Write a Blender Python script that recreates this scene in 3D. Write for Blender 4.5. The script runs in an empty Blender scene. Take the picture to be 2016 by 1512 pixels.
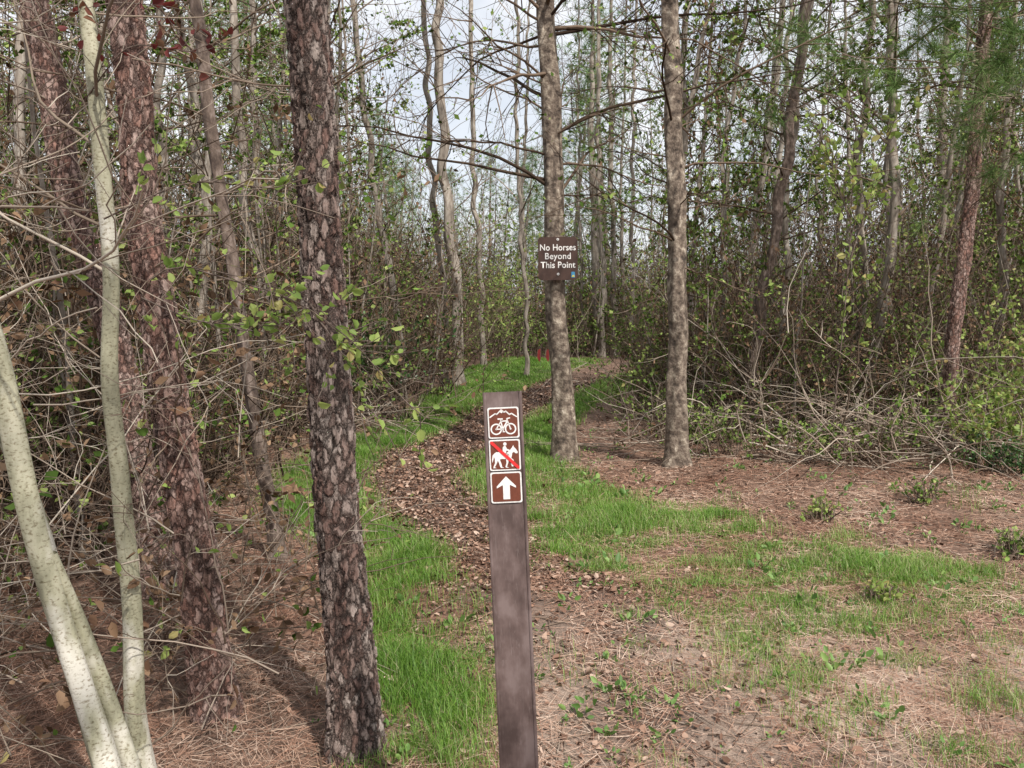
import bpy, math, numpy as np
from mathutils import Vector, Matrix
rng=np.random.default_rng(11)
SC=bpy.context.scene
# ------------------------------------------------------------ helpers
def norm(v): return v/np.maximum(np.linalg.norm(v,axis=-1,keepdims=True),1e-9)
def runit(n): return norm(rng.normal(size=(n,3)))
def grow(st,di,ln,K,wob=0.15,grav=0.0):
    n=len(st); P=np.zeros((n,K,3)); P[:,0]=st; d=norm(di)
    for k in range(1,K):
        d=norm(d+rng.normal(size=(n,3))*wob+np.array([0,0,grav]))
        P[:,k]=P[:,k-1]+d*(ln/(K-1))[:,None]
    return P
def spawn(P,ln,n,t0=0.2,t1=1.0,lenf=(0.3,0.6),spread=0.9):
    i=rng.integers(0,len(P),n); K=P.shape[1]
    t=rng.uniform(t0,t1,n)*(K-1); k=np.minimum(t.astype(int),K-2); f=(t-k)[:,None]
    s=P[i,k]*(1-f)+P[i,k+1]*f; T=norm(P[i,k+1]-P[i,k])
    return s, norm(T+runit(n)*spread), ln[i]*rng.uniform(lenf[0],lenf[1],n)
def taper(n,K,r0,r1): 
    r0=np.broadcast_to(r0,(n,)); r1=np.broadcast_to(r1,(n,))
    t=np.linspace(0,1,K)[None]; return r0[:,None]*(1-t)+r1[:,None]*t
def tube(P,R,S=4):
    n,K,_=P.shape
    T=norm(np.gradient(P,axis=1)); m=norm(P[:,-1]-P[:,0])
    ref=np.where(np.abs(m[:,2:3])>0.8,np.array([[1.,0,0]]),np.array([[0,0,1.]]))[:,None]
    U=norm(np.cross(T,np.broadcast_to(ref,T.shape))); V=np.cross(T,U)
    a=np.arange(S)*2*math.pi/S
    X=P[:,:,None]+R[:,:,None,None]*(np.cos(a)[None,None,:,None]*U[:,:,None]+np.sin(a)[None,None,:,None]*V[:,:,None])
    idx=np.arange(n*K*S).reshape(n,K,S)
    q=np.stack([idx[:,:-1],np.roll(idx,-1,2)[:,:-1],np.roll(idx,-1,2)[:,1:],idx[:,1:]],-1).reshape(-1,4)
    return X.reshape(-1,3),q,np.repeat(rng.uniform(0,1,n),K*S)
def leaves(P,D,L,W=0.3,fold=0.15,rnd=None):
    n=len(P); D=norm(D); S_=norm(np.cross(D,runit(n))); N=np.cross(S_,D)
    L=np.broadcast_to(L,(n,))[:,None]; w=L*W
    v=np.stack([P,P+D*L*.3+S_*w*.9+N*w*fold*2,P+D*L*.7+S_*w*.75+N*w*fold*2,P+D*L-N*L*.06,
                P+D*L*.7-S_*w*.75+N*w*fold*2,P+D*L*.3-S_*w*.9+N*w*fold*2],1).reshape(-1,3)
    b=np.arange(n)[:,None]*6
    q=np.concatenate([b+np.array([[0,1,2,3]]),b+np.array([[0,3,4,5]])])
    r=rng.uniform(0,1,n) if rnd is None else rnd
    return v,q,np.repeat(r,6)
def dleaves(P,D,L,W=0.3):
    n=len(P); D=norm(D); S_=norm(np.cross(D,runit(n))); L=np.broadcast_to(L,(n,))[:,None]; w=L*W
    v=np.stack([P,P+D*L*.45+S_*w,P+D*L,P+D*L*.45-S_*w],1).reshape(-1,3)
    return v,np.arange(n)[:,None]*4+np.arange(4)[None],np.repeat(rng.uniform(0,1,n),4)
def strips(P,D,L,w,rnd=None,N=None):
    n=len(P); D=norm(D); S_=norm(np.cross(D,runit(n) if N is None else N))
    L=np.broadcast_to(L,(n,))[:,None]; w=np.broadcast_to(w,(n,))[:,None]
    v=np.stack([P-S_*w,P+S_*w,P+D*L+S_*w*.25,P+D*L-S_*w*.25],1).reshape(-1,3)
    q=np.arange(n)[:,None]*4+np.arange(4)[None]
    r=rng.uniform(0,1,n) if rnd is None else rnd
    return v,q,np.repeat(r,4)
def make_mesh(name,parts,mats):
    vs=[];qs=[];ms=[];rs=[];o=0
    for (v,q,r),m in parts:
        vs.append(v);qs.append(q+o);ms.append(np.full(len(q),m));rs.append(r);o+=len(v)
    v=np.concatenate(vs);q=np.concatenate(qs);m=np.concatenate(ms);r=np.concatenate(rs)
    me=bpy.data.meshes.new(name)
    me.vertices.add(len(v)); me.vertices.foreach_set('co',v.astype(np.float32).ravel())
    me.loops.add(len(q)*4); me.loops.foreach_set('vertex_index',q.astype(np.int32).ravel())
    me.polygons.add(len(q)); me.polygons.foreach_set('loop_start',np.arange(0,len(q)*4,4,dtype=np.int32))
    me.update(calc_edges=True)
    me.polygons.foreach_set('material_index',m.astype(np.int32))
    me.polygons.foreach_set('use_smooth',np.ones(len(q),bool))
    a=me.attributes.new('rnd','FLOAT','POINT'); a.data.foreach_set('value',r.astype(np.float32))
    for k in mats: me.materials.append(k)
    me.update(); return me
def add(name,me,parent=None,loc=(0,0,0),rot=(0,0,0),sc=(1,1,1)):
    o=bpy.data.objects.new(name,me); SC.collection.objects.link(o)
    o.location=loc;o.rotation_euler=rot;o.scale=sc
    if parent: o.parent=parent
    return o
_w={}
def sn(x,y,s,seed=0):
    if seed not in _w:
        g=np.random.default_rng(seed+100); _w[seed]=[(g.normal(),g.normal(),g.uniform(0,6.28)) for _ in range(9)]
    t=0
    for a,b,c in _w[seed]: t=t+np.sin((a*x+b*y)/s*2.2+c)
    return t/4.0
# ------------------------------------------------------------ materials
def mat(name):
    m=bpy.data.materials.new(name); m.use_nodes=True; nt=m.node_tree
    return m,nt,nt.nodes['Principled BSDF'],nt.nodes['Material Output']
def ramp(nt,cols,pos=None):
    n=nt.nodes.new('ShaderNodeValToRGB'); e=n.color_ramp.elements
    if pos is None: pos=np.linspace(0,1,len(cols))
    while len(e)<len(cols): e.new(0.5)
    for i,c in enumerate(cols): e[i].position=float(pos[i]); e[i].color=(*c,1)
    return n
def objco(nt,sc):
    t=nt.nodes.new('ShaderNodeTexCoord'); mp=nt.nodes.new('ShaderNodeMapping'); mp.inputs['Scale'].default_value=sc
    nt.links.new(t.outputs['Object'],mp.inputs[0]); return mp.outputs[0]
def noise(nt,vec,scale,detail=5,rough=.6):
    n=nt.nodes.new('ShaderNodeTexNoise'); n.inputs['Scale'].default_value=scale; n.inputs['Detail'].default_value=detail; n.inputs['Roughness'].default_value=rough
    nt.links.new(vec,n.inputs['Vector']); return n.outputs['Fac']
def math_(nt,op,a,b=None):
    n=nt.nodes.new('ShaderNodeMath'); n.operation=op
    for i,s in enumerate([a,b]):
        if s is None: continue
        if isinstance(s,(int,float)): n.inputs[i].default_value=s
        else: nt.links.new(s,n.inputs[i])
    return n.outputs[0]
def mix(nt,f,a,b,mode='MIX'):
    n=nt.nodes.new('ShaderNodeMix'); n.data_type='RGBA'; n.blend_type=mode
    for k,s in ((0,f),(6,a),(7,b)):
        if isinstance(s,(int,float)): n.inputs[k].default_value=s
        elif isinstance(s,tuple): n.inputs[k].default_value=(*s,1)
        else: nt.links.new(s,n.inputs[k])
    return n.outputs[2]
def bump(nt,h,strength,dist,bs):
    b=nt.nodes.new('ShaderNodeBump'); b.inputs['Strength'].default_value=strength; b.inputs['Distance'].default_value=dist
    nt.links.new(h,b.inputs['Height']); nt.links.new(b.outputs[0],bs.inputs['Normal'])
def leafmat(name,cols,trans=0.35,rough=.55,pos=None):
    m,nt,bs,out=mat(name); at=nt.nodes.new('ShaderNodeAttribute'); at.attribute_name='rnd'
    rp=ramp(nt,cols,pos); nt.links.new(at.outputs['Fac'],rp.inputs[0])
    if rough is None:
        df=nt.nodes.new('ShaderNodeBsdfDiffuse'); nt.links.new(rp.outputs[0],df.inputs[0]); nt.links.new(df.outputs[0],out.inputs[0]); nt.nodes.remove(bs); return m
    nt.links.new(rp.outputs[0],bs.inputs['Base Color']); bs.inputs['Roughness'].default_value=rough
    if trans>0:
        tr=nt.nodes.new('ShaderNodeBsdfTranslucent'); nt.links.new(rp.outputs[0],tr.inputs[0])
        ms=nt.nodes.new('ShaderNodeMixShader'); ms.inputs[0].default_value=trans
        nt.links.new(bs.outputs[0],ms.inputs[1]); nt.links.new(tr.outputs[0],ms.inputs[2]); nt.links.new(ms.outputs[0],out.inputs[0])
    return m
def barkmat(name,cols,sc=(12,12,4),scale=1.0,bstr=.6,bd=.01,pos=None,detail=7):
    m,nt,bs,out=mat(name); v=objco(nt,sc); f=noise(nt,v,scale,detail,.65)
    rp=ramp(nt,cols,pos if pos is not None else np.linspace(.3,.72,len(cols))); nt.links.new(f,rp.inputs[0])
    nt.links.new(rp.outputs[0],bs.inputs['Base Color']); bs.inputs['Roughness'].default_value=.9
    if bstr: bump(nt,f,bstr,bd,bs)
    return m
def pinebark(name,disp=.014,cA=(.40,.34,.305),cB=(.18,.105,.085),cC=(.04,.025,.02),sx=36,sz=17):
    m,nt,bs,out=mat(name); v0=objco(nt,(sx,sx,sz))
    nz=nt.nodes.new('ShaderNodeTexNoise'); nz.inputs['Scale'].default_value=1.1; nz.inputs['Detail'].default_value=6; nz.inputs['Roughness'].default_value=.65; nt.links.new(v0,nz.inputs['Vector'])
    vm=nt.nodes.new('ShaderNodeVectorMath'); vm.operation='MULTIPLY_ADD'; vm.inputs[1].default_value=(2.0,2.0,2.0)
    nt.links.new(nz.outputs['Color'],vm.inputs[0]); nt.links.new(v0,vm.inputs[2])
    vo=nt.nodes.new('ShaderNodeTexVoronoi'); vo.feature='DISTANCE_TO_EDGE'; vo.inputs['Scale'].default_value=1.0; nt.links.new(vm.outputs[0],vo.inputs['Vector'])
    vc=nt.nodes.new('ShaderNodeTexVoronoi'); vc.inputs['Scale'].default_value=1.0; nt.links.new(vm.outputs[0],vc.inputs['Vector'])
    mr=nt.nodes.new('ShaderNodeMapRange'); mr.inputs[1].default_value=0; mr.inputs[2].default_value=.2; nt.links.new(vo.outputs['Distance'],mr.inputs[0])
    sep=nt.nodes.new('ShaderNodeSeparateColor'); nt.links.new(vc.outputs['Color'],sep.inputs[0])
    fine=noise(nt,objco(nt,(130,130,60)),1,6,.75)
    fur=noise(nt,objco(nt,(30,30,7)),1,5,.7)
    big=noise(nt,objco(nt,(9,9,3)),1,4,.6)
    plate=math_(nt,'MULTIPLY',mr.outputs[0],math_(nt,'ADD',math_(nt,'MULTIPLY',sep.outputs[0],.5),.3))
    h=math_(nt,'ADD',math_(nt,'ADD',plate,math_(nt,'MULTIPLY',fine,.4)),math_(nt,'MULTIPLY',fur,1.0))
    pf=math_(nt,'ADD',math_(nt,'ADD',math_(nt,'MULTIPLY',sep.outputs[1],.4),math_(nt,'MULTIPLY',big,.6)),math_(nt,'MULTIPLY',fine,.5))
    rp=ramp(nt,[cC,cB,tuple(.6*a+.4*b for a,b in zip(cA,cB)),cA],[.38,.56,.8,.97]); nt.links.new(pf,rp.inputs[0])
    fr=ramp(nt,[(.24,.21,.19),(1,1,1)],[.34,.52]); nt.links.new(fur,fr.inputs[0])
    c=mix(nt,mr.outputs[0],cC,rp.outputs[0]); c=mix(nt,1.0,c,fr.outputs[0],'MULTIPLY')
    nt.links.new(c,bs.inputs['Base Color']); bs.inputs['Roughness'].default_value=.9
    d=nt.nodes.new('ShaderNodeDisplacement'); d.inputs['Scale'].default_value=disp; d.inputs['Midlevel'].default_value=1.0
    nt.links.new(h,d.inputs['Height']); nt.links.new(d.outputs[0],out.inputs['Displacement']); m.displacement_method='BOTH'
    return m
M_pine=pinebark('pine_bark',.018)
M_pine2=pinebark('pine_bark_red',.014,(.44,.33,.29),(.29,.155,.12),(.075,.04,.032),36,20)
M_twig=leafmat('dry_twig',[(.11,.08,.06),(.205,.155,.118),(.33,.27,.22)],0,None)
M_twigpale=leafmat('pale_twig',[(.19,.15,.115),(.35,.29,.235),(.52,.46,.385)],0,None)
M_twigdark=leafmat('vine_stem',[(.045,.032,.024),(.10,.072,.052),(.195,.145,.11)],0,None)
M_bgbark=barkmat('forest_bark',[(.11,.09,.075),(.27,.23,.19),(.46,.42,.365)],(14,14,4),1,0,.02,detail=4)
M_grey=barkmat('grey_bark',[(.04,.03,.023),(.145,.11,.085),(.28,.23,.18),(.54,.47,.38)],(15,15,13),1,1.0,.03,[.34,.47,.58,.69])
M_thin=barkmat('thin_bark',[(.045,.03,.025),(.13,.095,.075),(.30,.24,.21)],(30,30,14),1,.8,.01)
def palebark():
    m,nt,bs,out=mat('pale_smooth_bark'); a=noise(nt,objco(nt,(12,12,4)),1,6,.65); b=noise(nt,objco(nt,(5,5,2.5)),1,4,.6); f=noise(nt,objco(nt,(90,90,150)),1,4,.6)
    r1=ramp(nt,[(.17,.165,.11),(.34,.33,.23),(.50,.48,.36)],[.33,.5,.66]); nt.links.new(a,r1.inputs[0])
    r2=ramp(nt,[(0,0,0),(1,1,1)],[.5,.60]); nt.links.new(b,r2.inputs[0])
    c=mix(nt,r2.outputs[0],r1.outputs[0],(.60,.58,.51))
    r3=ramp(nt,[(.45,.40,.33),(1,1,1)],[.34,.48]); nt.links.new(f,r3.inputs[0])
    c=mix(nt,1.0,c,r3.outputs[0],'MULTIPLY'); nt.links.new(c,bs.inputs['Base Color']); bs.inputs['Roughness'].default_value=.7
    bump(nt,f,.3,.003,bs); return m
M_pale=palebark()
L_green=leafmat('olive_leaf',[(.05,.09,.02),(.10,.17,.035),(.19,.27,.07),(.29,.33,.12)],0,None)
L_brown=leafmat('dead_leaf',[(.07,.045,.028),(.16,.10,.062),(.27,.18,.115),(.15,.085,.055)],0,None)
L_spring=leafmat('spring_leaf',[(.16,.26,.05),(.30,.42,.10),(.44,.52,.16),(.45,.33,.14)],.45,pos=[0,.4,.85,1])
L_dark=leafmat('holly_leaf',[(.02,.055,.015),(.05,.12,.03),(.1,.18,.05)],.0,.35)
L_red=leafmat('red_leaf',[(.10,.02,.02),(.2,.04,.035),(.18,.10,.05)],.35)
L_needle=leafmat('pine_needle',[(.06,.12,.035),(.13,.22,.07),(.24,.33,.13)],0,None)
M_grass=leafmat('grass_blade',[(.08,.18,.02),(.16,.32,.04),(.27,.44,.08),(.52,.49,.27)],.4,.5,[0,.45,.82,1])
M_straw=leafmat('pine_straw',[(.15,.075,.05),(.30,.165,.115),(.46,.30,.22),(.66,.52,.42)],.0,None)
M_litter=leafmat('fallen_leaf',[(.06,.036,.026),(.17,.10,.072),(.32,.20,.145),(.48,.37,.30)],.0,None)
# ------------------------------------------------------------ terrain
tY=np.array([-30,2.3,2.66,3.49,4.1,4.95,6.22,7.13,8.36,10.05,12.6,15.75,19.4,21.9,24,26,30])
tL=np.array([.1,.1,0,-.09,-.29,-.45,-1.07,-1.39,-1.43,-.95,-.47,.42,1.5,2.9,5,8,14])
tR=np.array([1.7,1.7,1.5,1.13,.95,.23,-.19,-.43,-.42,-.05,.62,1.62,3.1,4.6,7,10,16])
def gz(x,y):
    near=np.clip((np.hypot(x,y)-3)/4,0,1)
    return .018*sn(x,y,1.3,1)+.05*near*sn(x,y,4,2)+.008*sn(x,y,.35,3)
def shadeable(xs,ys,off,name,attrs,mats):
    X,Y=np.meshgrid(xs,ys); Z=gz(X,Y)+off
    v=np.stack([X,Y,Z],-1).reshape(-1,3); ny,nx=X.shape; i=np.arange(ny*nx).reshape(ny,nx)
    q=np.stack([i[:-1,:-1],i[:-1,1:],i[1:,1:],i[1:,:-1]],-1).reshape(-1,4)
    return make_mesh(name,[((v,q,attrs(X,Y).ravel()),0)],mats)
def groundmat(name,base,dark,light,sand=None):
    m,nt,bs,out=mat(name); a=noise(nt,objco(nt,(1.6,1.6,1.6)),1,6,.65); b=noise(nt,objco(nt,(28,28,28)),1,7,.7); c_=noise(nt,objco(nt,(140,140,140)),1,4,.7)
    f=math_(nt,'ADD',math_(nt,'MULTIPLY',a,.45),math_(nt,'MULTIPLY',b,.55))
    r=ramp(nt,[dark,base,light],[.36,.5,.64]); nt.links.new(f,r.inputs[0]); c=r.outputs[0]
    if sand:
        at=nt.nodes.new('ShaderNodeAttribute'); at.attribute_name='rnd'
        r2=ramp(nt,[tuple(.6*k for k in sand),sand],[.35,.6]); nt.links.new(b,r2.inputs[0])
        s=math_(nt,'MULTIPLY',at.outputs['Fac'],math_(nt,'ADD',c_,.45)); 
        c=mix(nt,s,c,r2.outputs[0])
    r3=ramp(nt,[(.35,.33,.3),(1,1,1)],[.34,.56]); nt.links.new(c_,r3.inputs[0]); c=mix(nt,.8,c,r3.outputs[0],'MULTIPLY')
    nt.links.new(c,bs.inputs['Base Color']); bs.inputs['Roughness'].default_value=.95
    bump(nt,math_(nt,'ADD',b,math_(nt,'MULTIPLY',c_,.5)),.8,.02,bs); return m
def sand_attr(X,Y):
    f=np.exp(-(((X-1.7)/2.1)**2+((Y-2.9)/1.2)**2)**1.5)
    return np.clip(f*(1.0+.8*sn(X,Y,.5,4)),0,1)
M_ground=groundmat('forest_floor',(.20,.12,.085),(.065,.04,.028),(.36,.24,.175),(.60,.46,.37))
M_trail=groundmat('trail_dirt',(.14,.09,.068),(.05,.033,.026),(.28,.19,.145),(.58,.44,.35))
def axis(a,b,n,far): return np.concatenate([-np.geomspace(far,abs(a)+1,14) if a<0 else np.array([-60,-20,-5.]),np.linspace(a,b,n),np.geomspace(b+1,far,14)])
ground=add('forest_ground',shadeable(axis(-7,9,260,400),axis(0.5,16,260,400),0,'forest_ground',sand_attr,[M_ground]))
ty=np.concatenate([np.linspace(-3,12,240),np.linspace(12.1,28,110)])
lx=np.interp(ty,tY,tL)+.10*sn(ty,ty*0,.5,5)*np.clip(ty/5,.5,1); rx=np.interp(ty,tY,tR)+.12*sn(ty,ty*0+9,.5,6)
ker=np.ones(9)/9; pad=lambda a:np.convolve(np.pad(a,4,mode='edge'),ker,'valid'); lx=pad(lx);rx=pad(rx)
s=np.linspace(0,1,24)[None]; X=lx[:,None]*(1-s)+rx[:,None]*s; Y=np.repeat(ty[:,None],24,1)
Z=gz(X,Y)+.006; v=np.stack([X,Y,Z],-1).reshape(-1,3); i=np.arange(X.size).reshape(X.shape)
q=np.stack([i[:-1,:-1],i[:-1,1:],i[1:,1:],i[1:,:-1]],-1).reshape(-1,4)
add('dirt_trail',make_mesh('dirt_trail',[((v,q,sand_attr(X,Y).ravel()),0)],[M_trail]))
# ------------------------------------------------------------ grass
def grass_bands():
    LY=[2.3,3,3.5,4.1,4.95,6.2,7.1,8.4,10,12.6,16,19.4,23]
    L0=[-.5,-.55,-.64,-.8,-1.1,-1.96,-2.15,-2.1,-1.75,-1.5,-1.3,-1.1,-.4]; L1=[-.12,-.1,-.13,-.25,-.45,-1.08,-1.36,-1.4,-.93,-.45,.44,1.5,2.6]
    RY=[2.6,3.2,4.1,4.6,4.95,5.6,6.2,7.1,8.4,10,12.6,15.75,19.4,23]
    R0=[1.2,.9,.8,.45,.2,.05,-.2,-.43,-.42,-.05,.62,1.62,2.9,3.5]; R1=[2.3,2.8,3.3,3.2,2.8,2.3,1.6,.8,.6,.65,1.3,2.6,4.6,7]
    def samp(YY,A,B,n,y0,y1,thr):
        y=rng.uniform(y0,y1,n*2); a=np.interp(y,YY,A);b=np.interp(y,YY,B); w=np.array(b-a)
        keep=rng.uniform(0,1,len(y))<w/ max(w.max(),.1); y=y[keep];a=a[keep];b=b[keep]
        x=a+(b-a)*rng.beta(1.25,1.25,len(y))+rng.normal(size=len(y))*.08
        k=(sn(x,y,.25,7)+sn(x,y,.9,8)*.8)>thr+rng.normal(size=len(y))*.6
        return x[k],y[k]
    out=[]
    for args in [(LY,L0,L1,20000,2.35,5.0,.0),(LY,L0,L1,36000,5.0,11,-.7),(LY,L0,L1,50000,11,23,-1.4),
                 (RY,R0,R1,32000,2.6,4.6,.45),(RY,R0,R1,42000,4.5,6.2,-.05),(RY,R0,R1,30000,6.0,11,-.5),(RY,R0,R1,50000,11,23,-1.4)]:
        out.append(samp(*args))
    x=rng.uniform(-.2,5,12000); y=rng.uniform(2.4,7,12000); k=(sn(x,y,.3,9)+sn(x,y,.8,19))>.8; out.append((x[k],y[k]))
    for _ in range(34):
        cx,cy=rng.uniform(.5,2.4),rng.uniform(2.6,5.4); m=rng.integers(20,90); out.append((cx+rng.normal(size=m)*.05,cy+rng.normal(size=m)*.05))
    return np.concatenate([o[0] for o in out]),np.concatenate([o[1] for o in out])
gx,gy=grass_bands(); n=len(gx)
h=rng.uniform(.025,.10,n)*(1+.4*sn(gx,gy,.4,10)); h=np.clip(h,.015,.17); h=np.where((gx>.3)&(gy<5.5),h*.75,h)
w=np.interp(gy,[2.5,6,12,22],[.0011,.0016,.003,.006])*rng.uniform(.7,1.3,n)
B=np.stack([gx,gy,gz(gx,gy)-.003],-1); a=rng.uniform(0,6.28,n); lean=rng.uniform(.1,1.0,n)
Dh=np.stack([np.cos(a),np.sin(a),a*0],-1); S_=np.stack([-np.sin(a),np.cos(a),a*0],-1); up=np.array([0,0,1.])
p1=B+(up*.6+Dh*lean[:,None]*.25)*h[:,None]; p2=B+(up*.95+Dh*lean[:,None])*h[:,None]
W=w[:,None]
v=np.stack([B-S_*W,B+S_*W,p1+S_*W*.85,p1-S_*W*.85,p2+S_*W*.15,p2-S_*W*.15],1).reshape(-1,3)
b=np.arange(n)[:,None]*6; q=np.concatenate([b+np.array([[0,1,2,3]]),b+np.array([[3,2,4,5]])])
dry=np.where((gx>.4)&(gy<6),.22,.1)
rg=np.clip(rng.uniform(0,.88,n)+.16*sn(gx,gy,.7,12)+np.where(rng.uniform(0,1,n)<dry,.5,0),0,1)
add('grass',make_mesh('grass',[((v,q,np.repeat(rg,6)),0)],[M_grass]))
# ------------------------------------------------------------ litter
def inpath(x,y,m=0): return (x>np.interp(y,tY,tL)-m)&(x<np.interp(y,tY,tR)+m)
def litter():
    parts=[]
    n=180000; y=2.2+8.5*rng.beta(1,1.8,n); x=rng.uniform(-3.6,6,n)*np.clip(y/5,.45,1)
    k=(sn(x,y,.45,13)+.6*sn(x,y,1.4,14)+rng.normal(size=n)*.8-.7*sand_attr(x,y)+(x>.8)*.8)>-.1; k&=~(inpath(x,y)&(y>5.2)&(rng.uniform(0,1,n)<.8))
    x=x[k];y=y[k];n=len(x); a=rng.uniform(0,6.28,n)
    P=np.stack([x,y,gz(x,y)+rng.uniform(.006,.024,n)],-1); D=np.stack([np.cos(a),np.sin(a),rng.normal(size=n)*.09],-1)
    N=np.tile([[0,0,1.]],(n,1))+rng.normal(size=(n,3))*.3
    rr_=np.clip(rng.uniform(0,1,n)*.8+.22*sn(x,y,.6,31)+.1-(x<0)*.12,0,1)
    parts.append((strips(P,D,rng.uniform(.05,.17,n),np.interp(y,[2.5,8],[.0010,.0024]),rnd=rr_,N=N),0))
    n=26000; y=2.3+17*rng.beta(1,1.8,n); t=rng.uniform(-.12,1.12,n); x=np.interp(y,tY,tL)*(1-t)+np.interp(y,tY,tR)*t
    k=(y>4.3)|(rng.uniform(0,1,n)<.2); x=x[k];y=y[k]
    n2=34000; y2=2.3+10*rng.beta(1,1.4,n2); x2=rng.uniform(-3.8,6.5,n2)*np.clip(y2/6,.45,1); k=(rng.uniform(0,1,n2)<np.where((y2<4.8)&(x2>0),.4,.95))&(sn(x2,y2,.8,44)+rng.normal(size=n2)*.6>-.2)
    x=np.concatenate([x,x2[k]]);y=np.concatenate([y,y2[k]]); n=len(x); a=rng.uniform(0,6.28,n)
    P=np.stack([x,y,gz(x,y)+rng.uniform(.008,.022,n)],-1)
    D=np.stack([np.cos(a),np.sin(a),rng.normal(size=n)*.25],-1)
    S_=norm(np.cross(D,np.array([0,0,1.])+rng.normal(size=(n,3))*.4)); N=np.cross(S_,D); L=((.012+.045*rng.beta(1.3,3,n))*np.interp(y,[3,15],[1,1.5]))[:,None]; ww=L*rng.uniform(.15,.38,n)[:,None]; c=rng.normal(size=n)[:,None]*.6
    v=np.stack([P,P+D*L*.3+S_*ww+N*ww*c,P+D*L*.7+S_*ww*.8+N*ww*c,P+D*L,P+D*L*.7-S_*ww*.8+N*ww*c,P+D*L*.3-S_*ww+N*ww*c],1).reshape(-1,3)
    b=np.arange(n)[:,None]*6; q=np.concatenate([b+np.array([[0,1,2,3]]),b+np.array([[0,3,4,5]])])
    parts.append(((v,q,np.repeat(rng.uniform(0,1,n)**1.3,6)),1))
    n=900; y=2.4+8*rng.beta(1,1.5,n); x=rng.uniform(-3.5,6,n)*np.clip(y/6,.5,1); a=rng.uniform(0,6.28,n)
    k=~(inpath(x,y)&(y>4.5)&(rng.uniform(0,1,n)<.7)); x=x[k];y=y[k];a=a[k];n=len(x)
    st=np.stack([x,y,gz(x,y)+.012],-1); P=grow(st,np.stack([np.cos(a),np.sin(a),a*0],-1),rng.uniform(.06,.5,n),5,.15); P[:,:,2]=gz(P[:,:,0],P[:,:,1])+.014
    parts.append((tube(P,taper(n,5,.0035,.0015),4),2))
    return parts
add('pine_straw_and_leaf_litter',make_mesh('litter',litter(),[M_straw,M_litter,M_twig]))
def weeds():
    n=1700; y=2.6+7.5*rng.beta(1,1.0,n); x=rng.uniform(-1.5,5.5,n)*np.clip(y/6,.55,1)
    k=~(inpath(x,y)&(y>5))&((sn(x,y,.7,41)+rng.normal(size=n)*.6)>.0); x=x[k];y=y[k];n=len(x); m=8
    P=np.repeat(np.stack([x,y,gz(x,y)+.01],-1),m,0); a=rng.uniform(0,6.28,n*m); sz=np.repeat(.010+.06*rng.beta(1,3,n),m)
    D=np.stack([np.cos(a),np.sin(a),rng.uniform(.1,1.6,n*m)],-1); P=P+D*(rng.uniform(0,1.3,n*m)*sz)[:,None]
    return [(leaves(P,D,sz*rng.uniform(.6,1.3,n*m),.3),0)]
add('ground_weeds',make_mesh('ground_weeds',weeds(),[leafmat('weed_leaf',[(.07,.15,.03),(.14,.26,.06),(.26,.38,.11)],.3)]))
# ------------------------------------------------------------ trees
def trunk_path(cp,K,wob=.006,ws=.5,seed=0):
    cp=np.array(cp,float); t=np.concatenate([[0],np.cumsum(np.linalg.norm(np.diff(cp[:,:3],axis=0),axis=1))])
    tt=np.linspace(0,t[-1],K); P=np.stack([np.interp(tt,t,cp[:,j]) for j in range(4)],-1)
    k=max(3,int(K/len(cp)/2.2))|1; ker=np.ones(k)/k; h_=k//2
    for j in range(4): P[:,j]=np.convolve(np.pad(P[:,j],h_,mode='reflect',reflect_type='odd'),ker,'valid')
    P[:,0]+=wob*sn(tt,tt*0,ws,seed+20); P[:,1]+=wob*sn(tt,tt*0+5,ws,seed+21)
    return P
def trunk(cp,K=200,S=24,wob=.006,seed=0,flare=.5,lump=.05):
    P=trunk_path(cp,K,wob,.5,seed); z=P[:,2]-gz(P[:,0],P[:,1]); R=P[:,3]*(1+flare*np.exp(-np.maximum(z,0)/.16))
    a=np.arange(S)*2*math.pi/S; 
    L=1+lump*np.sin(3*a[None]+z[:,None]*1.7+seed)+lump*.7*np.sin(5*a[None]-z[:,None]*4+seed*2)
    L+=lump*.6*sn(z[:,None]*4,a[None]*0+np.sin(a)[None]*2,1,seed+30)
    X=P[:,None,:3]+ (R[:,None]*L)[:,:,None]*np.stack([np.cos(a),np.sin(a),a*0],-1)[None]
    i=np.arange(K*S).reshape(K,S); q=np.stack([i[:-1],np.roll(i,-1,1)[:-1],np.roll(i,-1,1)[1:],i[1:]],-1).reshape(-1,4)
    return (X.reshape(-1,3),q,np.full(K*S,.5)),P
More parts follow.
